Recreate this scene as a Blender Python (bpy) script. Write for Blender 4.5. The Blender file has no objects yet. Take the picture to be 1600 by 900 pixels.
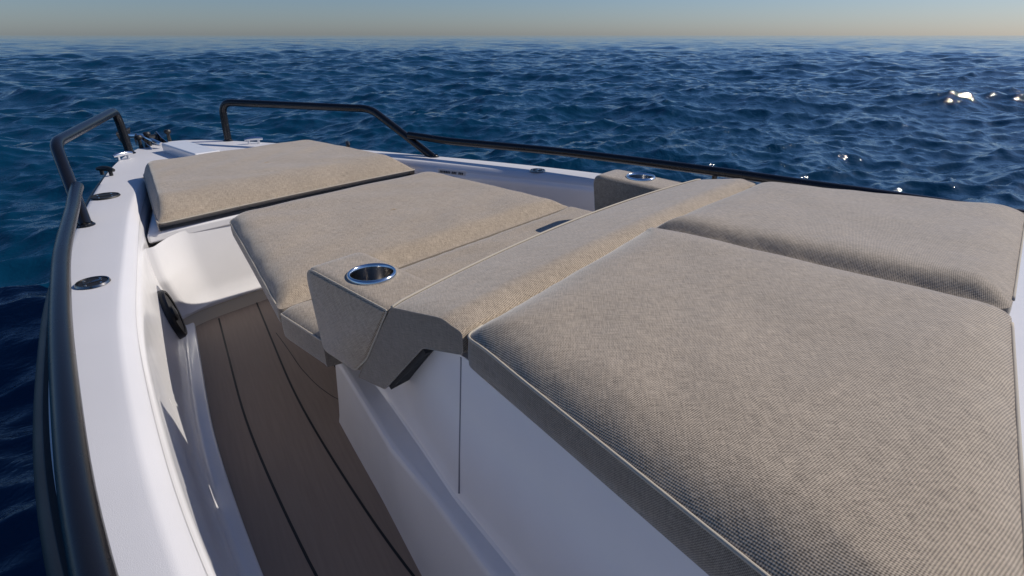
import bpy, bmesh, math, random
import numpy as np
from mathutils import Vector, Matrix

random.seed(4); rng = np.random.RandomState(11)
SC = bpy.context.scene
COL = SC.collection
R = math.radians

# ------------------------------------------------------------------ camera
# boat frame: origin on the keel line, +Y to the bow, +X starboard, z = 0 water, gunwale at z = 1
F, HOR, XL = 860.0, 55.0, -266.22
pitch = math.atan((450 - HOR) / F)
yaw = math.atan2(800 - XL, F * math.cos(pitch) + (450 - HOR) * math.sin(pitch))
cam = bpy.data.cameras.new('camera'); camo = bpy.data.objects.new('camera', cam); COL.objects.link(camo)
cam.sensor_width = 36; cam.lens = 36 * F / 1600; cam.clip_start = 0.02; cam.clip_end = 20000
fw = Vector((math.sin(yaw) * math.cos(pitch), math.cos(yaw) * math.cos(pitch), -math.sin(pitch)))
rt = Vector((math.cos(yaw), -math.sin(yaw), 0)); up = rt.cross(fw)
camo.matrix_world = Matrix(((rt.x, up.x, -fw.x, -1.372), (rt.y, up.y, -fw.y, 0.0), (rt.z, up.z, -fw.z, 1.7), (0, 0, 0, 1)))
SC.camera = camo

# ------------------------------------------------------------------ sky and sun
SUN_AZ, SUN_EL = R(118), R(37)        # azimuth clockwise from the bow (+Y)
W = bpy.data.worlds.new('World'); SC.world = W; W.use_nodes = True
nt = W.node_tree
sky = nt.nodes.new('ShaderNodeTexSky'); sky.sky_type = 'NISHITA'; sky.sun_disc = False
sky.sun_elevation = SUN_EL; sky.sun_rotation = SUN_AZ
sky.air_density = 1.0; sky.dust_density = 0.5; sky.ozone_density = 6.0; sky.altitude = 0
bg = nt.nodes['Background']; bg.inputs['Strength'].default_value = 0.07
wb = nt.nodes.new('ShaderNodeVectorMath'); wb.operation = 'MULTIPLY'; wb.inputs[1].default_value = (.94, .97, 1.12)
hs = nt.nodes.new('ShaderNodeHueSaturation'); hs.inputs['Saturation'].default_value = 1.07
nt.links.new(sky.outputs[0], wb.inputs[0]); nt.links.new(wb.outputs[0], hs.inputs['Color']); nt.links.new(hs.outputs[0], bg.inputs['Color'])
sl = bpy.data.lights.new('sun', 'SUN'); sl.energy = 3.8; sl.angle = R(0.53); sl.color = (1.0, 0.93, 0.83)
so = bpy.data.objects.new('sun', sl); COL.objects.link(so)
sd = Vector((math.sin(SUN_AZ) * math.cos(SUN_EL), math.cos(SUN_AZ) * math.cos(SUN_EL), math.sin(SUN_EL)))
so.rotation_euler = sd.to_track_quat('Z', 'Y').to_euler(); so.location = sd * 50
vs = SC.view_settings; vs.view_transform = 'Standard'; vs.look = 'None'; vs.exposure = 0.0; vs.gamma = 1.0
vs.use_curve_mapping = False
try:
    SC.cycles.use_denoising = True; SC.cycles.max_bounces = 8
    SC.cycles.sample_clamp_indirect = 6
except Exception: pass

# ------------------------------------------------------------------ helpers
def empty(name, loc, label=None, cat=None, group=None):
    o = bpy.data.objects.new(name, None); COL.objects.link(o); o.location = loc; o.empty_display_size = .05
    if label: o['label'] = label; o['category'] = cat
    if group: o['group'] = group
    return o
def link(name, bm, mat, parent=None, smooth=True, sharp=35, bevel=0, seg=3):
    """one mesh object from a bmesh in world coordinates"""
    me = bpy.data.meshes.new(name)
    bmesh.ops.recalc_face_normals(bm, faces=bm.faces)
    bm.to_mesh(me); bm.free()
    return link_me(name, me, mat, parent, smooth, sharp, bevel, seg)
def link_me(name, me, mat, parent=None, smooth=True, sharp=35, bevel=0, seg=3):
    o = bpy.data.objects.new(name, me); COL.objects.link(o)
    if mat: me.materials.append(mat)
    if smooth:
        me.polygons.foreach_set('use_smooth', [True] * len(me.polygons))
        if sharp and not bevel: me.set_sharp_from_angle(angle=R(sharp))
    if bevel:
        b = o.modifiers.new('bevel', 'BEVEL'); b.width = bevel; b.segments = seg; b.limit_method = 'ANGLE'; b.angle_limit = R(30)
        b.harden_normals = True
    if parent is not None:
        off = Vector((0, 0, 0)); p = parent
        while p is not None: off += p.location; p = p.parent
        me.transform(Matrix.Translation(-off)); o.parent = parent
    return o
def box_bm(x0, x1, y0, y1, z0, z1, bm=None):
    bm = bm or bmesh.new()
    v = [bm.verts.new((x, y, z)) for z in (z0, z1) for x, y in ((x0, y0), (x1, y0), (x1, y1), (x0, y1))]
    for f in ((0, 3, 2, 1), (4, 5, 6, 7), (0, 1, 5, 4), (1, 2, 6, 5), (2, 3, 7, 6), (3, 0, 4, 7)):
        bm.faces.new([v[i] for i in f])
    return bm
def tube_bm(pts, r, n=14, closed=False, bm=None, flat=1.0):
    bm = bm or bmesh.new(); pts = [Vector(p) for p in pts]; N = len(pts); rings = []
    nrm = None
    for i, p in enumerate(pts):
        a = pts[(i - 1) % N] if (closed or i > 0) else p
        b = pts[(i + 1) % N] if (closed or i < N - 1) else p
        t = (b - a).normalized()
        if nrm is None:
            nrm = t.cross(Vector((0, 0, 1)))
            if nrm.length < .1: nrm = t.cross(Vector((0, 1, 0)))
        nrm = (nrm - t * nrm.dot(t)).normalized(); bi = t.cross(nrm)
        rr = r(i / (N - 1)) if callable(r) else r
        rings.append([bm.verts.new(p + (nrm * math.cos(k * 2 * math.pi / n) + bi * math.sin(k * 2 * math.pi / n) * flat) * rr) for k in range(n)])
    for i in range(N if closed else N - 1):
        A, B = rings[i], rings[(i + 1) % N]
        for k in range(n): bm.faces.new((A[k], A[(k + 1) % n], B[(k + 1) % n], B[k]))
    if not closed:
        bm.faces.new(rings[0]); bm.faces.new(rings[-1][::-1])
    return bm
def fillet(pts, rad, n=8):
    """polyline with rounded inner corners; rad: number or list"""
    pts = [Vector(p) for p in pts]; out = [pts[0]]
    for i in range(1, len(pts) - 1):
        r = rad[i - 1] if isinstance(rad, (list, tuple)) else rad
        a = (pts[i - 1] - pts[i]); b = (pts[i + 1] - pts[i])
        r = min(r, a.length * .48, b.length * .48)
        p0 = pts[i] + a.normalized() * r; p1 = pts[i] + b.normalized() * r
        for k in range(n + 1):
            t = k / n; out.append(p0 * (1 - t) ** 2 + pts[i] * 2 * t * (1 - t) + p1 * t * t)
    out.append(pts[-1]); return out
def resample(pts, step):
    out = [pts[0]]
    for a, b in zip(pts[:-1], pts[1:]):
        n = max(1, int((b - a).length / step))
        for k in range(1, n + 1): out.append(a.lerp(b, k / n))
    return out
def lathe_bm(prof, c, axis=Vector((0, 0, 1)), n=40, bm=None):
    """prof: (radius, height) list"""
    bm = bm or bmesh.new(); q = axis.to_track_quat('Z', 'X'); c = Vector(c); rings = []
    for r, h in prof:
        if r < 1e-6: rings.append([bm.verts.new(c + q @ Vector((0, 0, h)))])
        else: rings.append([bm.verts.new(c + q @ Vector((r * math.cos(k * 2 * math.pi / n), r * math.sin(k * 2 * math.pi / n), h))) for k in range(n)])
    for A, B in zip(rings[:-1], rings[1:]):
        for k in range(n):
            k2 = (k + 1) % n
            if len(A) == 1 and len(B) == 1: continue
            if len(A) == 1: bm.faces.new((A[0], B[k], B[k2]))
            elif len(B) == 1: bm.faces.new((A[k], A[k2], B[0]))
            else: bm.faces.new((A[k], A[k2], B[k2], B[k]))
    return bm
def loft_bm(rows, bm=None):
    bm = bm or bmesh.new(); V = [[bm.verts.new(p) for p in r] for r in rows]
    for A, B in zip(V[:-1], V[1:]):
        for k in range(len(A) - 1):
            try: bm.faces.new((A[k], A[k + 1], B[k + 1], B[k]))
            except ValueError: pass
    return bm
def join_into(dst, src):
    me = bpy.data.meshes.new('tmp'); src.to_mesh(me); src.free(); dst.from_mesh(me); bpy.data.meshes.remove(me); return dst

# ------------------------------------------------------------------ materials
def mat(name):
    m = bpy.data.materials.new(name); m.use_nodes = True
    return m, m.node_tree, m.node_tree.nodes['Principled BSDF']
def N(t, kind, **kw):
    n = t.nodes.new(kind)
    for k, v in kw.items():
        if k in n.inputs: n.inputs[k].default_value = v
        else: setattr(n, k, v)
    return n
def simple(name, col, rough, metal=0, coat=0, bump=0, bscale=60, var=.06, vscale=6):
    m, t, p = mat(name)
    tc = N(t, 'ShaderNodeTexCoord'); ns = N(t, 'ShaderNodeTexNoise', Scale=vscale, Detail=5.0)
    t.links.new(tc.outputs['Object'], ns.inputs['Vector'])
    mr = N(t, 'ShaderNodeMapRange'); mr.inputs['To Min'].default_value = 1 - var; mr.inputs['To Max'].default_value = 1 + var
    t.links.new(ns.outputs['Fac'], mr.inputs['Value'])
    mx = N(t, 'ShaderNodeVectorMath', operation='SCALE'); mx.inputs[0].default_value = col
    t.links.new(mr.outputs[0], mx.inputs['Scale']); t.links.new(mx.outputs[0], p.inputs['Base Color'])
    mr2 = N(t, 'ShaderNodeMapRange'); mr2.inputs['To Min'].default_value = rough * .8; mr2.inputs['To Max'].default_value = min(1, rough * 1.25)
    t.links.new(ns.outputs['Fac'], mr2.inputs['Value']); t.links.new(mr2.outputs[0], p.inputs['Roughness'])
    p.inputs['Metallic'].default_value = metal
    p.inputs['Coat Weight'].default_value = coat; p.inputs['Coat Roughness'].default_value = .08
    if bump:
        nb = N(t, 'ShaderNodeTexNoise', Scale=bscale, Detail=3.0); t.links.new(tc.outputs['Object'], nb.inputs['Vector'])
        b = N(t, 'ShaderNodeBump', Strength=bump, Distance=.002); t.links.new(nb.outputs['Fac'], b.inputs['Height'])
        t.links.new(b.outputs[0], p.inputs['Normal'])
    return m
GEL = simple('gelcoat', (.82, .805, .81), .24, coat=.3, bump=.05, bscale=14, var=.035, vscale=9)
NONSKID = simple('deck_gelcoat', (.68, .67, .69), .5, bump=.25, bscale=700, var=.03, vscale=5)
BLACK = simple('black_powder_coat', (.008, .0085, .011), .26, bump=.04, bscale=200)
RUB = simple('black_rubber', (.015, .016, .018), .45)
CHROME = simple('stainless_steel', (.72, .73, .75), .16, metal=1)
DARKST = simple('dark_cup_steel', (.32, .3, .28), .2, metal=1)
BLACKP = simple('black_plastic', (.014, .014, .015), .5, bump=.1, bscale=300)
PIPE = simple('piping_fabric', (.46, .41, .335), .8, bump=.2, bscale=800)
SEAM = simple('black_caulk', (.008, .008, .008), .6)
HULLM = simple('hull_paint', (.05, .055, .065), .25, coat=.5)
PRINT = simple('black_print', (.04, .04, .045), .6)
SHADOWG = simple('gap_shade_black', (.03, .03, .032), .8)  # near-black that stands in for shade in the gap under the backrest

def fabric(name, light, dark, period=.0030):
    m, t, p = mat(name)
    uv = N(t, 'ShaderNodeUVMap'); sep = N(t, 'ShaderNodeSeparateXYZ')
    # slow waver so the rows of the weave are not ruler straight
    nz = N(t, 'ShaderNodeTexNoise', Scale=9.0, Detail=2.0); t.links.new(uv.outputs[0], nz.inputs['Vector'])
    ofs = N(t, 'ShaderNodeVectorMath', operation='MULTIPLY_ADD'); ofs.inputs[1].default_value = (.006, .006, 0)
    t.links.new(nz.outputs['Color'], ofs.inputs[0]); t.links.new(uv.outputs[0], ofs.inputs[2])
    t.links.new(ofs.outputs[0], sep.inputs[0])
    def sn(sock, k):
        a = N(t, 'ShaderNodeMath', operation='MULTIPLY'); a.inputs[1].default_value = k; t.links.new(sock, a.inputs[0])
        b = N(t, 'ShaderNodeMath', operation='SINE'); t.links.new(a.outputs[0], b.inputs[0]); return b.outputs[0]
    k = 2 * math.pi / period
    sx = sn(sep.outputs['X'], k); sy = sn(sep.outputs['Y'], k * .92)
    pr = N(t, 'ShaderNodeMath', operation='MULTIPLY'); t.links.new(sx, pr.inputs[0]); t.links.new(sy, pr.inputs[1])
    mr = N(t, 'ShaderNodeMapRange'); mr.inputs['From Min'].default_value = -1
    t.links.new(pr.outputs[0], mr.inputs['Value'])
    # thread-to-thread colour variation, stretched along both thread directions
    def streak(sx_, sy_):
        mp = N(t, 'ShaderNodeMapping'); mp.inputs['Scale'].default_value = (sx_, sy_, 1)
        n = N(t, 'ShaderNodeTexNoise', Scale=1.0, Detail=2.0); t.links.new(uv.outputs[0], mp.inputs[0]); t.links.new(mp.outputs[0], n.inputs['Vector']); return n.outputs['Fac']
    s1 = streak(420, 40); s2 = streak(40, 420)
    add = N(t, 'ShaderNodeMath', operation='ADD'); t.links.new(s1, add.inputs[0]); t.links.new(s2, add.inputs[1])
    mr3 = N(t, 'ShaderNodeMapRange'); mr3.inputs['From Min'].default_value = .6; mr3.inputs['From Max'].default_value = 1.4
    mr3.inputs['To Min'].default_value = -.3; mr3.inputs['To Max'].default_value = .3
    t.links.new(add.outputs[0], mr3.inputs['Value'])
    fac = N(t, 'ShaderNodeMath', operation='ADD', use_clamp=True); t.links.new(mr.outputs[0], fac.inputs[0]); t.links.new(mr3.outputs[0], fac.inputs[1])
    ramp = N(t, 'ShaderNodeMix', data_type='RGBA')
    ramp.inputs['A'].default_value = (*dark, 1); ramp.inputs['B'].default_value = (*light, 1)
    t.links.new(fac.outputs[0], ramp.inputs['Factor'])
    big = N(t, 'ShaderNodeTexNoise', Scale=5.0, Detail=6.0, Roughness=.6); t.links.new(uv.outputs[0], big.inputs['Vector'])
    mb = N(t, 'ShaderNodeMapRange'); mb.inputs['From Min'].default_value = .3; mb.inputs['From Max'].default_value = .7
    mb.inputs['To Min'].default_value = .93; mb.inputs['To Max'].default_value = 1.07; t.links.new(big.outputs['Fac'], mb.inputs['Value'])
    sc = N(t, 'ShaderNodeVectorMath', operation='SCALE'); t.links.new(ramp.outputs['Result'], sc.inputs[0]); t.links.new(mb.outputs[0], sc.inputs['Scale'])
    t.links.new(sc.outputs[0], p.inputs['Base Color'])
    p.inputs['Roughness'].default_value = .85; p.inputs['Sheen Weight'].default_value = .45; p.inputs['Sheen Roughness'].default_value = .45; p.inputs['Specular IOR Level'].default_value = .3
    b1 = N(t, 'ShaderNodeBump', Strength=.5, Distance=.0006); t.links.new(fac.outputs[0], b1.inputs['Height'])
    nb = N(t, 'ShaderNodeTexNoise', Scale=7.0, Detail=4.0); t.links.new(uv.outputs[0], nb.inputs['Vector'])
    b2 = N(t, 'ShaderNodeBump', Strength=.5, Distance=.014); t.links.new(nb.outputs['Fac'], b2.inputs['Height']); t.links.new(b1.outputs[0], b2.inputs['Normal'])
    t.links.new(b2.outputs[0], p.inputs['Normal'])
    return m
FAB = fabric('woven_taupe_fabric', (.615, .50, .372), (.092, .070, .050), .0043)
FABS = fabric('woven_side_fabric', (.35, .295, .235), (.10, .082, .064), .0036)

def teak():
    m, t, p = mat('synthetic_teak')
    tc = N(t, 'ShaderNodeTexCoord'); m0 = N(t, 'ShaderNodeMapping'); m0.inputs['Rotation'].default_value = (0, 0, R(17)); mp = N(t, 'ShaderNodeMapping'); mp.inputs['Scale'].default_value = (110, 5, 20)
    t.links.new(tc.outputs['Object'], m0.inputs[0]); t.links.new(m0.outputs[0], mp.inputs[0])
    n = N(t, 'ShaderNodeTexNoise', Scale=1.0, Detail=5.0); t.links.new(mp.outputs[0], n.inputs['Vector'])
    cr = N(t, 'ShaderNodeMix', data_type='RGBA'); cr.inputs['A'].default_value = (.235, .175, .135, 1); cr.inputs['B'].default_value = (.32, .245, .19, 1)
    t.links.new(n.outputs['Fac'], cr.inputs['Factor']); t.links.new(cr.outputs['Result'], p.inputs['Base Color'])
    p.inputs['Roughness'].default_value = .7
    b = N(t, 'ShaderNodeBump', Strength=.3, Distance=.001); t.links.new(n.outputs['Fac'], b.inputs['Height']); t.links.new(b.outputs[0], p.inputs['Normal'])
    return m
TEAK = teak()

def water():
    m, t, p = mat('sea_water')
    p.inputs['Base Color'].default_value = (.0012, .031, .070, 1); p.inputs['Roughness'].default_value = .05
    p.inputs['IOR'].default_value = 1.33; p.inputs['Specular IOR Level'].default_value = .42
    geo = N(t, 'ShaderNodeNewGeometry')
    gm = N(t, 'ShaderNodeMapping'); gm.inputs['Scale'].default_value = (.05, .16, 1); gm.inputs['Rotation'].default_value = (0, 0, R(20))
    gn = N(t, 'ShaderNodeTexNoise', Scale=1.0, Detail=4.0); t.links.new(geo.outputs['Position'], gm.inputs[0]); t.links.new(gm.outputs[0], gn.inputs['Vector'])
    gust = N(t, 'ShaderNodeMapRange'); gust.inputs['From Min'].default_value = .35; gust.inputs['From Max'].default_value = .65
    gust.inputs['To Min'].default_value = .35; gust.inputs['To Max'].default_value = 1.0; t.links.new(gn.outputs['Fac'], gust.inputs['Value'])
    def bmp(scale, det, dist, prev, stretch=(1, 1, 1), rot=0):
        mp = N(t, 'ShaderNodeMapping'); mp.inputs['Scale'].default_value = stretch; mp.inputs['Rotation'].default_value = (0, 0, rot)
        t.links.new(geo.outputs['Position'], mp.inputs[0])
        n = N(t, 'ShaderNodeTexNoise', Scale=scale, Detail=det, Roughness=.55, Distortion=.6); t.links.new(mp.outputs[0], n.inputs['Vector'])
        b = N(t, 'ShaderNodeBump', Strength=1.0, Distance=dist); t.links.new(n.outputs['Fac'], b.inputs['Height']); t.links.new(gust.outputs[0], b.inputs['Strength'])
        if prev: t.links.new(prev.outputs[0], b.inputs['Normal'])
        return b
    b = bmp(.5, 3.0, .11, None, (1, 1.4, 1), R(10))
    b = bmp(1.9, 4.0, .050, b, (1, 1.5, 1), R(25))
    b = bmp(8.0, 3.0, .019, b, (1, 1.4, 1), R(-20))
    b = bmp(34.0, 2.0, .0035, b)
    t.links.new(b.outputs[0], p.inputs['Normal'])
    return m
WATER = water()

# ------------------------------------------------------------------ sea: real wave relief, dense near the boat
def sea():
    fine = np.linspace(-0.35, 1.95, 1000); coarse = np.linspace(1.95, 2 * math.pi - .35, 260)[1:-1]
    az = np.concatenate([fine, coarse])
    rad = np.concatenate([[0.02, .6], 1.2 * (70 / 1.2) ** np.linspace(0, 1, 700), 70 * (5000 / 70.) ** np.linspace(0, 1, 330)[1:]])
    A, Q = np.meshgrid(az, rad)
    X = -1.37 + Q * np.sin(A); Y = Q * np.cos(A)
    dr = np.gradient(rad)[:, None] * np.ones_like(A)
    Zv = np.zeros_like(X); DX = np.zeros_like(X); DY = np.zeros_like(X)
    wind = R(205)
    for i in range(150):
        lam = 0.2 * (18 / .2) ** (rng.rand() ** 1.35)
        th = wind + rng.normal(0, .75); k = 2 * math.pi / lam
        amp = .0054 * lam ** .88 * (0.4 + 1.2 * rng.rand()) * (0.42 if lam > 5 else 1)
        fade = np.clip((lam / (dr * 2.6)) - .5, 0, 1)
        ph = k * (X * math.sin(th) + Y * math.cos(th)) + rng.rand() * 6.28
        # slow phase bending so crests are short and uneven
        ph = ph + 1.1 * np.sin(k * .23 * (X * math.cos(th) - Y * math.sin(th)) + rng.rand() * 6.28)
        Zv += amp * fade * np.sin(ph)
        c = np.cos(ph) * amp * fade * .8
        DX += c * math.sin(th); DY += c * math.cos(th)
    X2 = X + DX; Y2 = Y + DY
    co = np.stack([X2, Y2, Zv], -1).reshape(-1, 3)
    nr, na = X.shape
    i = np.arange(nr - 1)[:, None]; j = np.arange(na)[None, :]; j2 = (j + 1) % na
    f = np.stack([i * na + j, i * na + j2, (i + 1) * na + j2, (i + 1) * na + j], -1).reshape(-1, 4)[:, ::-1]
    me = bpy.data.meshes.new('sea')
    me.vertices.add(len(co)); me.vertices.foreach_set('co', co.ravel().astype(np.float32))
    me.loops.add(f.size); me.loops.foreach_set('vertex_index', f.ravel().astype(np.int32))
    me.polygons.add(len(f)); me.polygons.foreach_set('loop_start', np.arange(0, f.size, 4, dtype=np.int32))
    me.polygons.foreach_set('loop_total', np.full(len(f), 4, dtype=np.int32))
    me.polygons.foreach_set('use_smooth', np.ones(len(f), dtype=bool))
    me.update(calc_edges=True); me.validate()
    o = link_me('sea', me, WATER, smooth=False); o['kind'] = 'structure'
sea()

# ------------------------------------------------------------------ plan curves of the boat (half widths at the gunwale)
Wt = [(-2.6, 1.36), (-1, 1.43), (0, 1.425), (.5, 1.405), (1.0, 1.37), (1.32, 1.32), (1.6, 1.262), (2.0, 1.175), (2.4, 1.06), (2.8, .93), (3.3, .755), (3.86, .535), (4.25, .345), (4.45, .20)]
Wi = [(-2.6, 1.22), (-1, 1.28), (0, 1.29), (.5, 1.275), (.87, 1.231), (1.07, 1.194), (1.41, 1.123), (1.73, 1.045), (2.05, .945), (2.4, .836), (2.77, .72), (3.1, .60), (3.45, .46)]
def smoothf(tab):
    xs = np.array([a for a, b in tab]); ys = np.array([b for a, b in tab])
    g = np.linspace(xs[0], xs[-1], 600); v = np.interp(g, xs, ys); k = 33
    pad = np.concatenate([2 * v[0] - v[k:0:-1], v, 2 * v[-1] - v[-2:-k - 2:-1]])
    w = np.hanning(2 * k + 1); w /= w.sum(); s = np.convolve(pad, w, 'valid')
    return lambda y: float(np.interp(y, g, s))
w_out = smoothf(Wt); w_in = smoothf(Wi)
boat = empty('motorboat', (0, 0, .5), 'white open motorboat bow with black rails, wide side decks and a teak-look walkway', 'motorboat')

ys = list(np.linspace(-2.6, 4.45, 90))
# hull shell: port side, round the stem, starboard side
def hull():
    rows = []
    for z, k, b in ((.985, 1.0, 0), (.955, 1.0, .006), (.9, 1.0, .0), (.7, .97, -.02), (.35, .9, -.05), (.05, .8, -.09), (-.25, .6, -.2)):
        row = [(-(w_out(y) * k + b * (1 if y < 4 else .3)), y - (0 if y < 3 else (y - 3) * (1 - z) * .22), z) for y in ys]
        tip = (0, 4.56 - (1 - z) * .4, z)
        row = row + [(-.12 * k, 4.53 - (1 - z) * .38, z), tip, (.12 * k, 4.53 - (1 - z) * .38, z)] + [(-p[0], p[1], p[2]) for p in reversed(row)]
        rows.append(row)
    bm = loft_bm(rows)
    # transom and bottom
    bm.verts.ensure_lookup_table(); n = len(rows[0])
    for a in range(len(rows) - 1): bm.faces.new([bm.verts[a * n], bm.verts[(a + 1) * n], bm.verts[(a + 2) * n - 1], bm.verts[(a + 1) * n - 1]])
    return link('hull', bm, GEL, boat, sharp=50)
hull()
def edge_path(off, z, y0=-2.6):
    a = [(-(w_out(y) + off), y, z) for y in ys if y >= y0] + [(-.11 - off * .3, 4.53 + off * .5, z)]
    return a + [(0, 4.56 + off, z)] + [(-p[0], p[1], p[2]) for p in reversed(a)]
bm = tube_bm(edge_path(.012, .952), .024, 12, flat=1.3); link('rub_rail', bm, RUB, boat)

# side decks with a soft outer and inner roll, foredeck ahead of the cockpit
def deck(side):
    rows = []
    for y in np.linspace(-2.6, 3.45, 110):
        wo, wi_ = w_out(y) + .002, w_in(y)
        prof = [(wo, .975), (wo - .001, .987), (wo - .005, .996), (wo - .012, .9995), (wo - .026, 1.0008), (wo * .6 + wi_ * .4, 1.002), (wi_ + .06, 1.0012), (wi_ + .042, 1.001), (wi_ + .034, 1.0), (wi_ + .027, .996), (wi_ + .012, .982), (wi_ + .003, .972), (wi_, .962)]
        rows.append([(side * a, y, z) for a, z in prof])
    return loft_bm(rows)
for s in (-1, 1): link('side_deck', deck(s), NONSKID, boat, sharp=60)
rows = []
for y in list(np.linspace(3.45, 4.45, 22)) + [4.53]:
    wo = (w_out(y) if y < 4.5 else .12) + .002
    rows.append([(x * wo, y, 1.0 + .004 * (1 - x * x) - (.02 if abs(x) == 1 else 0)) for x in (-1, -.985, -.6, -.3, 0, .3, .6, .985, 1)])
link('foredeck', loft_bm(rows), NONSKID, boat, sharp=60)

# cockpit liner: rolled lip, slightly hollow wall, cove along the floor
def liner_x(y, z):
    wi_ = w_in(y); t = (.978 - z) / .46
    return wi_ - .012 * min(1, t * 12) - .052 * t + .014 * math.sin(math.pi * min(1, t * 1.3)) * (1 if t < .77 else 0)
def liner(side):
    rows = []
    for y in np.linspace(-.6, 3.44, 120):
        wi_ = w_in(y)
        pr = [(wi_ + .0005, .966), (wi_ - .001, .96), (wi_ - .006, .953), (wi_ - .010, .945)]
        for z in (.93, .9, .87, .84, .8, .76, .72, .68, .64, .6, .57): pr.append((liner_x(y, z), z))
        b = liner_x(y, .55)
        pr += [(b, .55), (b - .003, .535), (b - .010, .524), (b - .02, .520), (b - .045, .518), (b - .05, .514), (b - .052, .498)]
        rows.append([(side * a, y, z) for a, z in pr])
    return loft_bm(rows)
for s in (-1, 1): link('cockpit_liner', liner(s), GEL, boat, sharp=60)

# floor
def floor_x(y): return liner_x(y, .55) - .05
bm = bmesh.new(); rows = [[(-floor_x(y) - .01, y, .5), (floor_x(y) + .01, y, .5)] for y in np.linspace(-.6, 2.72, 50)]
fl = link('floor', loft_bm(rows), TEAK, boat, sharp=60)
def seam(pts, wd=.007, z=.5012):
    pts = [Vector((a, b, z)) for a, b in pts]; bm = bmesh.new(); L = []
    for i, p in enumerate(pts):
        t = (pts[min(i + 1, len(pts) - 1)] - pts[max(i - 1, 0)]).normalized(); n = Vector((-t.y, t.x, 0)) * wd / 2
        L.append((p + n, p - n))
    return loft_bm([[a, (a + b) / 2 + Vector((0, 0, .0006)), b] for a, b in L])
for off, y1 in ((.105, 2.53), (.29, 2.60), (.475, 2.62)):
    for s in (-1, 1):
        pts = [(s * (floor_x(y) - off), y) for y in np.linspace(-.4, y1, 40)]
        link('floor_seam', seam(pts), SEAM, fl)
hp = [(x, y) for x, y in [(-.47, 2.2), (-.50, 2.05), (-.545, 1.85), (-.565, 1.70), (-.565, 1.58), (-.545, 1.5)]]
hp = [(p.x, p.y) for p in fillet([(a, b, 0) for a, b in hp], .05, 4)]
link('hatch_seam', seam(hp, .0025), SEAM, fl)

# moulded bow bulkhead, blended into the liner with a wide fillet, teak kick strip at its foot
def bulk_y(x, z):
    wall = liner_x(2.60, max(.56, z)); dw = max(0, wall - abs(x))
    return 2.595 + .035 * (z - .56) / .35 - (.03 + .09 * min(1, max(0, (z - .56) / .2))) * max(0, 1 - dw / .16) ** 2.2 + .02 * (1 - (x / .7) ** 2) - .02 * max(0, 1 - (z - .56) / .08) ** 2
rows = []
for z in [.5, .545, .553, .557, .56, .566, .575, .59] + list(np.linspace(.61, .912, 22)):
    row = []
    for k in range(81):
        u = math.sin((-1 + 2 * k / 80) * math.pi / 2)
        x = u * (liner_x(2.50, max(.56, z)) + .012); y = bulk_y(x, z)
        x = u * (liner_x(y, max(.56, z)) + .012)
        if z < .56: y = bulk_y(x, .56) + .004 * (z - .56) / .05 + (.006 if z < .55 else 0)
        row.append((x, y, z))
    rows.append(row)
bulk = link('bow_bulkhead', loft_bm(rows[1:]), GEL, boat, sharp=70)
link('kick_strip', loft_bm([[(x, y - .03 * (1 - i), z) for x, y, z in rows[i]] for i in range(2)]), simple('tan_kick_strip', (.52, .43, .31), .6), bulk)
def wedge(y0, y1, z0, z1, wf, name, parent, m=GEL, bev=.012):
    bm = bmesh.new(); a, b = wf(y0), wf(y1)
    v = [bm.verts.new(p) for p in ((-a, y0, z0), (a, y0, z0), (b, y1, z0), (-b, y1, z0), (-a, y0, z1), (a, y0, z1), (b, y1, z1), (-b, y1, z1))]
    for f in ((0, 3, 2, 1), (4, 5, 6, 7), (0, 1, 5, 4), (1, 2, 6, 5), (2, 3, 7, 6), (3, 0, 4, 7)): bm.faces.new([v[i] for i in f])
    return link(name, bm, m, parent, bevel=bev)
lid = wedge(2.632, 3.445, .885, .929, lambda y: w_in(y) - .018, 'locker_lid', boat, bev=.012)
link('lid_gap', box_bm(-.66, .66, 2.642, 2.70, .872, .886), PRINT, lid)

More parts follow.
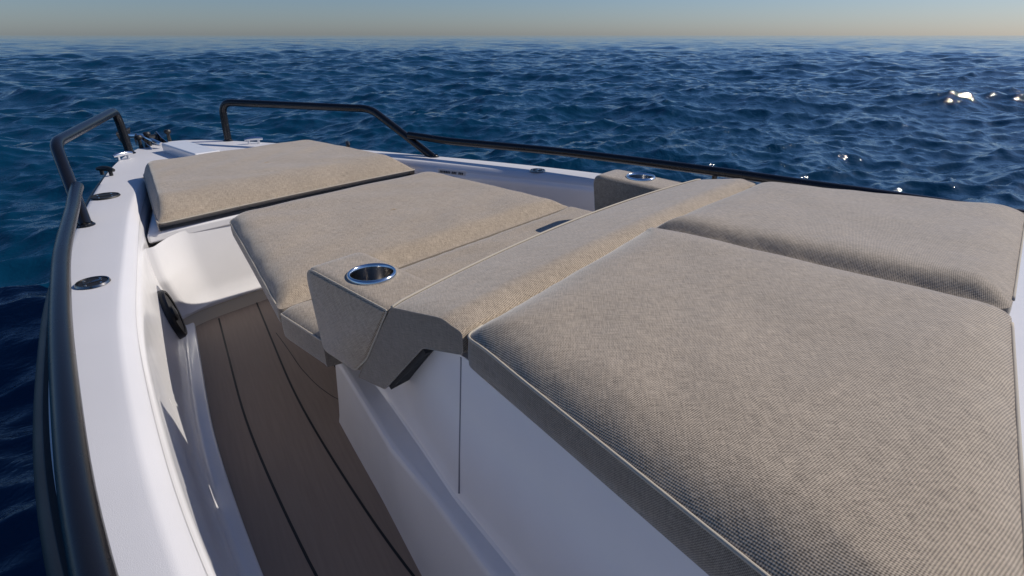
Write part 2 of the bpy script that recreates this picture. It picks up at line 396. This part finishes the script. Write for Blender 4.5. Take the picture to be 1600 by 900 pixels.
# console block under the sun pads, with foot ledge and seam
def console():
    lo = [(.30, .955), (.7, .842), (1.05, .735), (1.29, .668), (1.45, .622)]      # y, floor line half width
    def xw(y): return np.interp(y, [a for a, b in lo], [b for a, b in lo]) if y > .3 else .955 + (.3 - y) * .28
    def xl(y): return np.interp(y, [.3, .75, .96, 1.31, 1.45], [.90, .792, .752, .646, .605]) if y > .3 else .90 + (.3 - y) * .2
    def xi(y): return np.interp(y, [.3, .71, .88, 1.11, 1.45], [.85, .758, .705, .638, .545]) if y > .3 else .85 + (.3 - y) * .15
    def xt(y): return np.interp(y, [-.6, .2, .66, 1.0, 1.45], [.95, .845, .745, .70, .56])
    out = []
    for s in (-1, 1):
        rows = []
        for y in list(np.linspace(-.6, 1.45, 60)):
            zt = 1.125 if y < .78 else max(.765, 1.125 - (y - .78) * .95)
            zt = max(.765, zt)
            pr = [(xw(y) + .008, .495), (xw(y), .53), (xl(y) + .004, .730), (xl(y) + .003, .739), (xl(y) - .001, .746), (xl(y) - .008, .750), (xl(y) - .016, .751), (xi(y) + .018, .7515), (xi(y) + .009, .7535), (xi(y) + .003, .759), (xi(y), .768 if zt > .78 else .7642)]
            pr += [(xi(y) + (xt(y) - xi(y)) * min(1, (zt - .768) / .36), zt), (0.0, zt + (.01 if y < .78 else 0))]
            rows.append([(s * a, y, z) for a, z in pr])
        out.append(loft_bm(rows))
    # front bulkhead
    bm = bmesh.new(); y = 1.4495
    p = [(-xw(1.45) - .004, .495), (-xl(1.45), .742), (-.54, .7575), (.54, .7575), (xl(1.45), .742), (xw(1.45) + .004, .495)]
    bm.faces.new([bm.verts.new((a, y, z)) for a, z in p])
    out.append(bm)
    big = out[0]
    for o in out[1:]: join_into(big, o)
    bmesh.ops.remove_doubles(big, verts=big.verts, dist=.0005)
    con = link('console', big, GEL, boat, sharp=28)
    # vertical panel joint
    bm = bmesh.new()
    x0, x1 = -xi(.70) - .0015, -xt(.70) - .0012
    for s in (-1, 1):
        link('panel_joint', tube_bm([(s * (xi(.70) + .0005), .70, .775), (s * (xt(.70) + .0005), .695, 1.12)], .0022, 8), simple('grey_sealant', (.22, .22, .25), .5), con)
    return con
console()
# seat pedestal below the forward seat cushions
link('seat_pedestal', box_bm(-.24, .24, 1.455, 2.15, .5, .88), GEL, boat, bevel=.02)
# coachroof behind and under the pads
bm = bmesh.new()
rows = [[(x * 1.0 * s_, y, z) for x, z in ((-1.0, 1.0), (-.985, 1.09), (-.95, 1.115), (0, 1.13), (.95, 1.115), (.985, 1.09), (1.0, 1.0))] for y, s_ in ((-2.4, 1.12), (-.62, 1.1), (-.605, .945), (-.12, .875), (.2, .83), (.60, .73))]
link('coachroof', loft_bm(rows), GEL, boat, sharp=50)

# ------------------------------------------------------------------ rails
RW = [(-2.3, 1.41), (-.5, 1.41), (.5, 1.385), (.85, 1.346), (1.0, 1.319), (1.21, 1.283), (1.53, 1.223), (2.03, 1.117), (2.38, 1.022), (2.82, .902), (3.0, .84)]
rw = smoothf(RW)
for s in (-1, 1):
    p = [(s * .315, 4.26, .995), (s * .325, 4.27, 1.268), (s * .85, 3.22, 1.258), (s * .925, 2.70, .995)]
    pts = fillet(p, [.09, .07], 8)
    rail = link('bow_rail', tube_bm(resample(pts, .04), .0245, 16), BLACK, boat, sharp=60)
    for bx, by in ((s * .315, 4.26), (s * .925, 2.70)):
        link('base_flange', lathe_bm([(0, 0), (.034, 0), (.034, .004), (.029, .008), (.026, .012)], (bx, by, 1.001), n=24), BLACK, rail)
        for q in (-.029, .029): link('screw', lathe_bm([(.0045, 0), (.004, .002), (0, .0026)], (bx + q * .8, by + q * .6, 1.0045), n=10), CHROME, rail)
    inn = lambda y: 0 if s < 0 else .105 * max(0, min(1, (1.9 - y) / 1.3)) ** 1.2
    lp = [Vector((s * (rw(y) - inn(y)), y, 1.105 + (.0 if y < 2.6 else (y - 2.6) * .06))) for y in np.linspace(-2.3, 2.88, 70)]
    low = link('side_rail', tube_bm(lp, .0225, 16), BLACK, boat, sharp=60)
    for y in (1.02, -.4, -1.8):
        if s == -1 and y > 1: y = .62
        link('stanchion', tube_bm([(s * (rw(y) - .002 - inn(y)), y, .998), (s * (rw(y) - inn(y)), y, 1.10)], .012, 12), BLACK, low)

# ------------------------------------------------------------------ deck fittings
def cap(x, y, r, ring=CHROME, name='deck_filler_cap'):
    c = link(name, lathe_bm([(0, .0045), (r * .80, .0045), (r * .84, .003)], (x, y, 1.003), n=40), BLACKP, boat, sharp=30)
    link('ring', lathe_bm([(r * .84, -.001), (r * .86, .0065), (r * .94, .0068), (r, .001)], (x, y, 1.003), n=40), ring, c)
    link('key_slot', box_bm(x - r * .5, x + r * .5, y - .006, y + .006, 1.0075, 1.0105), ring, c, bevel=.001)
    for a in (0.6, 2.2, 3.8, 5.3):
        link('rivet', lathe_bm([(.004, 0), (.0035, .0025), (0, .003)], (x + math.cos(a) * r * .62, y + math.sin(a) * r * .62, 1.0073), n=10), CHROME, c)
cap(-1.071, 1.999, .047, DARKST); cap(1.043, 1.95, .045, DARKST); cap(-.742, 3.143, .062, BLACKP, 'deck_socket')

def cleat(x, y, ang, m):
    d = Vector((math.cos(ang), math.sin(ang), 0))
    c = link('cleat', tube_bm([Vector((x, y, 1.038)) + d * t * .06 + Vector((0, 0, -.006 * abs(t) ** 2)) for t in np.linspace(-1, 1, 13)], lambda u: .0145 - .006 * abs(2 * u - 1) ** 2, 12), m, boat)
    for t in (-.032, .032):
        q = Vector((x, y, 1.002)) + d * t
        link('cleat_post', tube_bm([q, q + Vector((0, 0, .034))], .010, 12), m, c)
cleat(-.60, 3.66, R(115), BLACKP); cleat(-.405, 4.06, R(20), CHROME); cleat(.385, 4.0, R(160), CHROME); cleat(.72, 3.34, R(62), BLACKP)

# pale bow box and anchor gear over the stem
bb = link('anchor_box', box_bm(-.155, -.005, 3.60, 4.15, .998, 1.060), GEL, boat, bevel=.010)
link('box_hinge', tube_bm([(-.12, 3.594, 1.02), (-.04, 3.594, 1.02)], .006, 10), CHROME, bb)
an = empty('anchor', (-.12, 4.5, 1.0), 'dark galvanised anchor lying in its steel roller at the tip of the bow', 'anchor')
link('shank', tube_bm([(-.115, 4.28, 1.03), (-.15, 4.52, 1.065), (-.20, 4.72, 1.05)], .014, 10), CHROME, an)
bm = bmesh.new(); pts = [(-.26, 4.70, 1.07), (-.14, 4.80, 1.08), (-.19, 4.78, .90)]
A = [bm.verts.new(p) for p in pts]; B = [bm.verts.new(Vector(p) + Vector((.02, .05, .01))) for p in pts]
bm.faces.new(A); bm.faces.new(B[::-1])
for i in range(3): bm.faces.new((A[i], A[(i + 1) % 3], B[(i + 1) % 3], B[i]))
link('fluke', bm, BLACKP, an, bevel=.004)
rl = link('bow_roller', tube_bm([(-.17, 4.53, 1.035), (-.06, 4.53, 1.035)], .03, 18), RUB, boat)
for x in (-.178, -.052):
    bm = bmesh.new(); pr = [(4.28, .995), (4.60, .995), (4.60, 1.055), (4.53, 1.085), (4.45, 1.05), (4.30, 1.02)]
    A = [bm.verts.new((x - .003, a, b)) for a, b in pr]; B = [bm.verts.new((x + .003, a, b)) for a, b in pr]
    bm.faces.new(A); bm.faces.new(B[::-1])
    for i in range(len(pr)): bm.faces.new((A[i], A[(i + 1) % len(pr)], B[(i + 1) % len(pr)], B[i]))
    link('roller_cheek', bm, CHROME, rl, bevel=.001)
for x, y, h in ((-.20, 4.42, .085), (-.135, 4.46, .095), (.02, 4.54, .085)):
    k = link('mooring_pin', lathe_bm([(0, 0), (.014, 0), (.012, .02), (.010, h - .03), (.019, h - .025), (.024, h - .01), (.018, h), (0, h + .003)], (x, y, 1.0), n=18), BLACKP, boat)

# round speaker in the port liner
sy, sz = 2.34, .675
sx = -liner_x(sy, sz)
e = .01
nrm = Vector((-sx, 0, 0)); P0 = Vector((sx, sy, sz)); Py = Vector((-liner_x(sy + e, sz), sy + e, sz)); Pz = Vector((-liner_x(sy, sz + e), sy, sz + e))
nrm = (Py - P0).cross(Pz - P0).normalized()
if nrm.x < 0: nrm = -nrm
spk = link('speaker', lathe_bm([(0, .012), (.03, .013), (.055, .017), (.085, .018), (.087, .012)], P0, nrm, 44), BLACKP, boat, sharp=30)
link('speaker_ring', lathe_bm([(.087, .004), (.088, .022), (.097, .024), (.104, .016), (.106, -.004)], P0, nrm, 44), BLACKP, spk)
link('dust_cap', lathe_bm([(.032, .012), (.03, .022), (.018, .028), (0, .03)], P0, nrm, 30), RUB, spk)

# small printed warning plate on the starboard liner
def plate():
    y0, y1 = 2.335, 2.515
    def pt(y, z): return Vector((liner_x(y, z) - .0025, y, z))
    bm = loft_bm([[pt(y, z) for z in (.918, .975)] for y in np.linspace(y0, y1, 5)])
    pl = link('warning_plate', bm, simple('plate_white', (.62, .6, .58), .5), boat)
    bm = bmesh.new()
    def glyph(y, z, h, wd):
        a = [pt(y, z), pt(y - wd, z), pt(y - wd, z + h), pt(y, z + h)]
        bm.faces.new([bm.verts.new(p + Vector((-.0018, 0, 0))) for p in a])
    for row, (z, h, n, st) in enumerate(((.954, .013, 15, 2.50), (.934, .006, 22, 2.505), (.924, .005, 20, 2.505))):
        y = st
        for k in range(n):
            wd = h * random.uniform(.35, .7)
            if random.random() < .85: glyph(y, z, h, wd)
            y -= wd + h * .25
            if y < y0 + .01: break
    link('plate_text', bm, PRINT, pl, smooth=False)
plate()

# ------------------------------------------------------------------ cushions
def set_uv(o, fn):
    me = o.data; uv = me.uv_layers.new(name='UVMap'); off = Vector((0, 0, 0)); p = o.parent
    while p is not None: off += p.location; p = p.parent
    for poly in me.polygons:
        for li in poly.loop_indices:
            c = me.vertices[me.loops[li].vertex_index].co + off
            uv.data[li].uv = fn(c, poly.normal)
def rot2(a, b, ang): return (a * math.cos(ang) - b * math.sin(ang), a * math.sin(ang) + b * math.cos(ang))
def uv_top(ang): return lambda c, n: rot2(c.x, c.y, ang)
def uv_box(ang=0):
    def f(c, n):
        a = (abs(n.x), abs(n.y), abs(n.z)); k = a.index(max(a))
        return rot2(*((c.y, c.z), (c.x, c.z), (c.x, c.y))[k], ang)
    return f
def cushion(name, label, cat, corners, radii, zf, crown, D, thick, group=None, flare=0.0, ang=0.6, bow=None, pipes=True, k=2.6, extra=None, shape=None, undercut=0):
    """padded cushion: crowned woven top, piped edge, straight side band. corners counter-clockwise (x, y)."""
    cx = sum(c[0] for c in corners) / len(corners); cy = sum(c[1] for c in corners) / len(corners)
    root = empty(name, (cx, cy, zf(cx, cy)), label, cat, group)
    n = len(corners); ring = []
    for i in range(n):
        a, b, c = (Vector((*corners[(i + d) % n], 0)) for d in (-1, 0, 1))
        r = radii[i] if isinstance(radii, (list, tuple)) else radii
        p0 = b + (a - b).normalized() * r; p1 = b + (c - b).normalized() * r
        for q in range(7):
            t = q / 6; ring.append(p0 * (1 - t) ** 2 + b * 2 * t * (1 - t) + p1 * t * t)
    ring.append(ring[0]); ring = resample(ring, .022)[:-1]
    M = len(ring); C = Vector((cx, cy, 0)); per = []
    for i, p in enumerate(ring):
        t = (ring[(i + 1) % M] - ring[i - 1]).normalized(); nn = Vector((t.y, -t.x, 0)); per.append(abs((p - C).dot(nn)))
    per = [sum(per[(i + d) % M] for d in range(-3, 4)) / 7 for i in range(M)]
    ds = [0, .004, .009, .015, .022, .031, .042, .055, .07, .088, .11, .135, .165, .2]
    rows = []
    mp = min(per)
    def zt(p, d):
        g = (1 - max(0, 1 - d / D) ** k) * (shape(p.x, p.y) if shape else 1)
        wr = .0009 * math.sin(((p.x - p.y) * 61) + 4 * math.sin(p.x * 11)) * math.exp(-((d - .014) / .012) ** 2) + .0022 * math.sin(p.x * 17 + 3 * math.sin(p.y * 9)) * math.sin(p.y * 13 + 2) * min(1, d / .05)
        return zf(p.x, p.y) + crown * g + wr + (extra(p.x, p.y) * min(1, d / .05) if extra else 0)
    for d in ds:
        if d > mp * .8: break
        rows.append([(lambda q: (q.x, q.y, zt(q, d)))(p.lerp(C, min(.97, d / per[i]))) for i, p in enumerate(ring)])
    last = d if d <= mp * .8 else ds[ds.index(d) - 1]
    for s in np.linspace(.05, .97, 19):
        row = []
        for i, p in enumerate(ring):
            f0 = min(.97, last / per[i]); f = f0 + (1 - f0) * s; q = p.lerp(C, f); row.append((q.x, q.y, zt(q, f * per[i])))
        rows.append(row)
    if bow: rows = [[(*bow(a, b), c) for a, b, c in r_] for r_ in rows]; cx2, cy2 = bow(cx, cy)
    bm = bmesh.new(); V = [[bm.verts.new(p) for p in r] for r in rows]
    for A, B in zip(V[:-1], V[1:]):
        for i in range(M): bm.faces.new((A[i], A[(i + 1) % M], B[(i + 1) % M], B[i]))
    c = bm.verts.new((cx, cy, zt(C, mp)))
    for i in range(M): bm.faces.new((V[-1][i], V[-1][(i + 1) % M], c))
    o = link('top_cover', bm, FAB, root, sharp=0); set_uv(o, uv_top(ang))
    # side band
    zr = [zf(p.x, p.y) for p in ring]
    if bow: ring = [Vector((*bow(p.x, p.y), 0)) for p in ring]
    bm = bmesh.new(); prof = [(0, 0), (.0015, -.15), (.003, -.5), (.0015, -.85), (-.006, -1.0)]
    V = []
    for off, zz in prof:
        r_ = []
        for i, p in enumerate(ring):
            t = (ring[(i + 1) % M] - ring[i - 1]).normalized(); nn = Vector((t.y, -t.x, 0))
            q = p + nn * (off + flare * -zz) + Vector((0, undercut * -zz * max(0, -nn.y) ** 2, 0)); r_.append(bm.verts.new((q.x, q.y, zr[i] + zz * thick)))
        V.append(r_)
    for A, B in zip(V[:-1], V[1:]):
        for i in range(M): bm.faces.new((A[i], A[(i + 1) % M], B[(i + 1) % M], B[i]))
    bm.faces.new(V[-1])
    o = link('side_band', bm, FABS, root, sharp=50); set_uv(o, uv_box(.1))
    P = [(p.x, p.y, zr[i] + .0005) for i, p in enumerate(ring)]
    if pipes is True: link('piping', tube_bm(P, 0.0029, 8, closed=True), PIPE, root, sharp=0)
    elif pipes:
        ok = [pipes(p[0], p[1]) for p in P]
        st = next(i for i in range(M) if ok[i] and not ok[i - 1]); run = []
        for j in range(M):
            i = (st + j) % M
            if ok[i]: run.append(P[i])
            elif run:
                if len(run) > 2: link('piping', tube_bm(run, 0.0029, 8), PIPE, root, sharp=0)
                run = []
        if len(run) > 2: link('piping', tube_bm(run, 0.0029, 8), PIPE, root, sharp=0)
    return root

def plane_z(y0, z0, y1, z1): return lambda x, y: z0 + (z1 - z0) * (y - y0) / (y1 - y0)
# bow cushion: long slope on the aft side
def aft(y0, D, k): return lambda x, y: 1 - .97 * max(0, 1 - (y - y0) / D) ** k
cushion('bow_cushion', 'taupe wedge-shaped sunbathing cushion at the very front, resting on the white bow locker', 'cushion',
        [(-.70, 2.60), (.70, 2.60), (.49, 3.42), (-.49, 3.42)], [.03, .03, .05, .05], plane_z(2.6, .972, 3.42, 1.03), .068, .055, .042,
        ang=.5, k=2.4, undercut=.08, shape=aft(2.6, .20, 1.8), bow=lambda x, y: (x, y + .02 * (1 - (x / .7) ** 2) * max(0, 1 - (y - 2.6) / .6)))
# middle cushion
def bow_mid(x, y): return (x, y + .03 * (1 - (x / .6) ** 2) * max(0, min(1, (y - 1.5) / .6)))
cushion('table_cushion', 'flat taupe cushion raised in the middle of the bow, with a bright rolled aft edge', 'cushion',
        [(-.735, 1.50), (.735, 1.50), (.535, 2.27), (-.535, 2.27)], [.02, .02, .05, .05], plane_z(1.50, .950, 2.27, 1.022), .037, .085, .055, ang=.55,
        bow=bow_mid, shape=aft(1.5, .085, 1.6), pipes=lambda x, y: y > 1.53)
# seat strip in front of the backrest, narrower where the armrests stand
def bow_seat(x, y):
    t = max(0, min(1, (y - 1.20) / .035)); return (x * (.785 + .215 * t), y)
cushion('seat_cushion', 'narrow taupe bench seat strip just ahead of the backrest, between the two armrests', 'cushion',
        [(-.745, 1.02), (.745, 1.02), (.74, 1.492), (-.74, 1.492)], .02, lambda x, y: .944, .020, .06, .085, ang=.55, bow=bow_seat,
        pipes=lambda x, y: y > 1.24 and y < 1.485)

# backrest bolster
def extrude_x(prof, xs, yz, name, m, parent, caps=True):
    rows = [[(x, *yz(a, b, x)) for a, b in prof] for x in xs]
    bm = bmesh.new(); V = [[bm.verts.new(p) for p in r] for r in rows]; n = len(prof)
    for A, B in zip(V[:-1], V[1:]):
        for i in range(n): bm.faces.new((A[i], A[(i + 1) % n], B[(i + 1) % n], B[i]))
    return bm, V
root = empty('backrest', (0, .8, 1.0), 'long padded taupe backrest roll running across the boat between bench and sun pads', 'backrest')
def closed_fillet(pts, rad, n=6):
    P = [Vector((a, b, 0)) for a, b in pts]; out = []
    for i in range(len(P)):
        a, b, c = P[i - 1], P[i], P[(i + 1) % len(P)]; r = rad[i]
        p0 = b + (a - b).normalized() * r; p1 = b + (c - b).normalized() * r
        for q in range(n + 1):
            t = q / n; v = p0 * (1 - t) ** 2 + b * 2 * t * (1 - t) + p1 * t * t; out.append((v.x, v.y))
    return out
BP = [(.668, 1.146), (.79, 1.113), (.945, .938), (1.058, .922), (.885, 1.178), (.712, 1.211), (.668, 1.182)]
prof = closed_fillet(BP, [.008, .01, .008, .010, .016, .026, .010])
def yz(a, b, x):
    q = 1 - (x / .76) ** 2; e = max(0, (abs(x) - .74) / .02)
    return (a + (.05 * q * (1 if b > 1.1 and a > .8 else .35 if b > 1.1 else .2)), b + (.006 * q if b > 1.16 else 0) - .004 * e * (1 if b > 1.16 else 0) + (.014 * max(0, min(1, (abs(x) - .60) / .15)) * max(0, min(1, (.70 - a) / .03)) if b > 1.155 else 0))
xs = [-.76, -.757, -.75] + list(np.linspace(-.73, .73, 60)) + [.75, .757, .76]
bm, V = extrude_x(prof, xs, yz, 'b', FAB, root)
o = link('bolster', bm, FAB, root, sharp=0)
set_uv(o, lambda c, n: rot2(c.x, c.y + c.z * .6 if abs(n.z) < .6 else c.y, .6))
for s in (-1, 1):
    bm = bmesh.new(); cyy = sum(a for a, b in prof) / len(prof)
    bm.faces.new([bm.verts.new((s * .7601, *yz(a, b, .76))) for a, b in prof]); bmesh.ops.triangulate(bm, faces=bm.faces)
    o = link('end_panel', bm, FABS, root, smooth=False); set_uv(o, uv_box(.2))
    link('end_seam', tube_bm([(s * .7600, *yz(a, b, .76)) for a, b in prof], .0013, 6, closed=True), FABS, o, sharp=0)
bm, V = extrude_x([(.80, 1.108), (.940, .950), (.93, .940), (.79, 1.095)], [-.754, .754], lambda a, b, x: (a, b), 'p', SHADOWG, root)  # black slab added to darken the shaded gap between leg and console
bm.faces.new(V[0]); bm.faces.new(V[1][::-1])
link('gap_shade_slab', bm, SHADOWG, root, smooth=False)
idx = min(range(len(prof)), key=lambda i: (prof[i][0] - .885) ** 2 + (prof[i][1] - 1.178) ** 2)
link('piping', tube_bm([(x, yz(*prof[idx], x)[0] + .002, yz(*prof[idx], x)[1] + .003) for x in xs], .0032, 8), PIPE, root, sharp=0)

# armrests with cup holders
def armrest(s, label):
    root = empty('armrest', (s * .68, 1.07, .95), label, 'armrest', 'armrests with cup holders at the bench ends')
    prof = closed_fillet([(.895, 1.165), (1.00, .99), (1.065, .93), (1.215, .935), (1.247, 1.178)], [.006, .02, .01, .02, .05], 7)
    xs_ = [.598, .5995, .602, .606, .611, .617, .625, .64, .67, .70, .73, .742, .749, .754, .758, .762, .7645, .766]
    def ins(x): 
        d = min(x - .598, .766 - x); return .016 * max(0, 1 - d / .024) ** 2
    bm = bmesh.new(); V = []
    cy_, cz_ = 1.09, 1.06
    for x in xs_:
        i_ = ins(x); r_ = []
        for a, b in prof:
            v = Vector((a - cy_, b - cz_)); L = v.length; v = v * (1 - i_ / L); r_.append(bm.verts.new((s * x + (0 if s < 0 else -.05), cy_ + v.x + (0 if s < 0 else .02), cz_ + v.y)))
        V.append(r_)
    n = len(prof)
    for A, B in zip(V[:-1], V[1:]):
        for i in range(n): bm.faces.new((A[i], A[(i + 1) % n], B[(i + 1) % n], B[i]))
    bm.faces.new(V[0]); bm.faces.new(V[-1][::-1])
    bmesh.ops.recalc_face_normals(bm, faces=bm.faces)
    sh = (0.0 if s < 0 else -.05)
    c = (s * .679 + sh * .6, 1.070 - sh * .4, 1.172)
    me = bpy.data.meshes.new('a'); bm.to_mesh(me); bm.free(); oa = bpy.data.objects.new('a', me); COL.objects.link(oa)
    cb = lathe_bm([(0, -.1), (.0535, -.1), (.0535, .05), (0, .05)], c, n=48); bmesh.ops.recalc_face_normals(cb, faces=cb.faces)
    mc = bpy.data.meshes.new('c'); cb.to_mesh(mc); cb.free(); oc = bpy.data.objects.new('c', mc); COL.objects.link(oc)
    b = oa.modifiers.new('b', 'BOOLEAN'); b.object = oc; b.operation = 'DIFFERENCE'; b.solver = 'EXACT'
    bpy.context.view_layer.update(); dg = bpy.context.evaluated_depsgraph_get()
    me2 = bpy.data.meshes.new_from_object(oa.evaluated_get(dg)); me2.name = 'armrest_pad'
    bpy.data.objects.remove(oa); bpy.data.objects.remove(oc)
    o = link_me('pad', me2, FAB, root, sharp=40); set_uv(o, uv_box(.6 if s < 0 else .5))
    # piping round the outer and inner faces
    for x in (.7605,):
        i_ = ins(x); pp = []
        for a, b_ in prof:
            v = Vector((a - cy_, b_ - cz_)); L = v.length; v = v * (1 - (i_ - .001) / L); pp.append((s * x + sh, cy_ + v.x - sh * .4, cz_ + v.y))
        link('seam_cord', tube_bm(pp, .0024, 6, closed=True), PIPE if x > .7 else FABS, root, sharp=0)
    cup = link('cup_holder', lathe_bm([(0, -.085), (.044, -.085), (.048, -.08), (.0505, 0), (.0515, .004)], c, n=48), DARKST, root, sharp=40)
    link('rim', lathe_bm([(.0505, .0), (.0515, .005), (.0535, .0072), (.0565, .007), (.059, .004), (.0595, -.002)], c, n=48), CHROME, cup, sharp=0)
armrest(-1, 'near taupe armrest with a steel cup holder beside the walkway, its outer face in shade')
armrest(1, 'far taupe armrest with a steel cup holder against the far gunwale, beyond the backrest roll')

# sun pads
def pad_z(x, y): return 1.192 + .016 * (1 - abs(x) / .9) - .014 * max(0, min(1, (y - .56) / .13)) ** 2
def pad(s, label):
    cs = [(s * .007, -.094), (s * .955, -.100 if s > 0 else -.150), (s * .80, .50), (s * .757, .666), (s * .007, .705)]
    rad = [.035, .06, .05, .03, .012]
    if s < 0: cs = cs[::-1]; rad = rad[::-1]
    if s < 0: inner = lambda x, y: 1 - .9 * max(0, 1 - abs(x) / .035) ** 2
    else: inner = lambda x, y: 1 - .95 * max(0, 1 - (abs(x) - .007) / .06) ** 2.4
    cushion('sun_pad', label, 'sun pad', cs, rad, pad_z if s < 0 else (lambda x, y: pad_z(x, y) + .002 - .008 * max(0, 1 - x / .1) ** 2), .034 if s < 0 else .029, .12, .07,
            group='sun pads side by side behind the backrest', ang=.62 * s, k=2.6, shape=(lambda x, y: inner(x, y)),
            pipes=lambda x, y: abs(x) > .7 or (y < 0 and abs(x) > .06))
pad(-1, 'near large taupe sun pad with visible weave filling the lower right, beside the walkway')
pad(1, 'far taupe sun pad beyond the dark gap, nearest the open water')
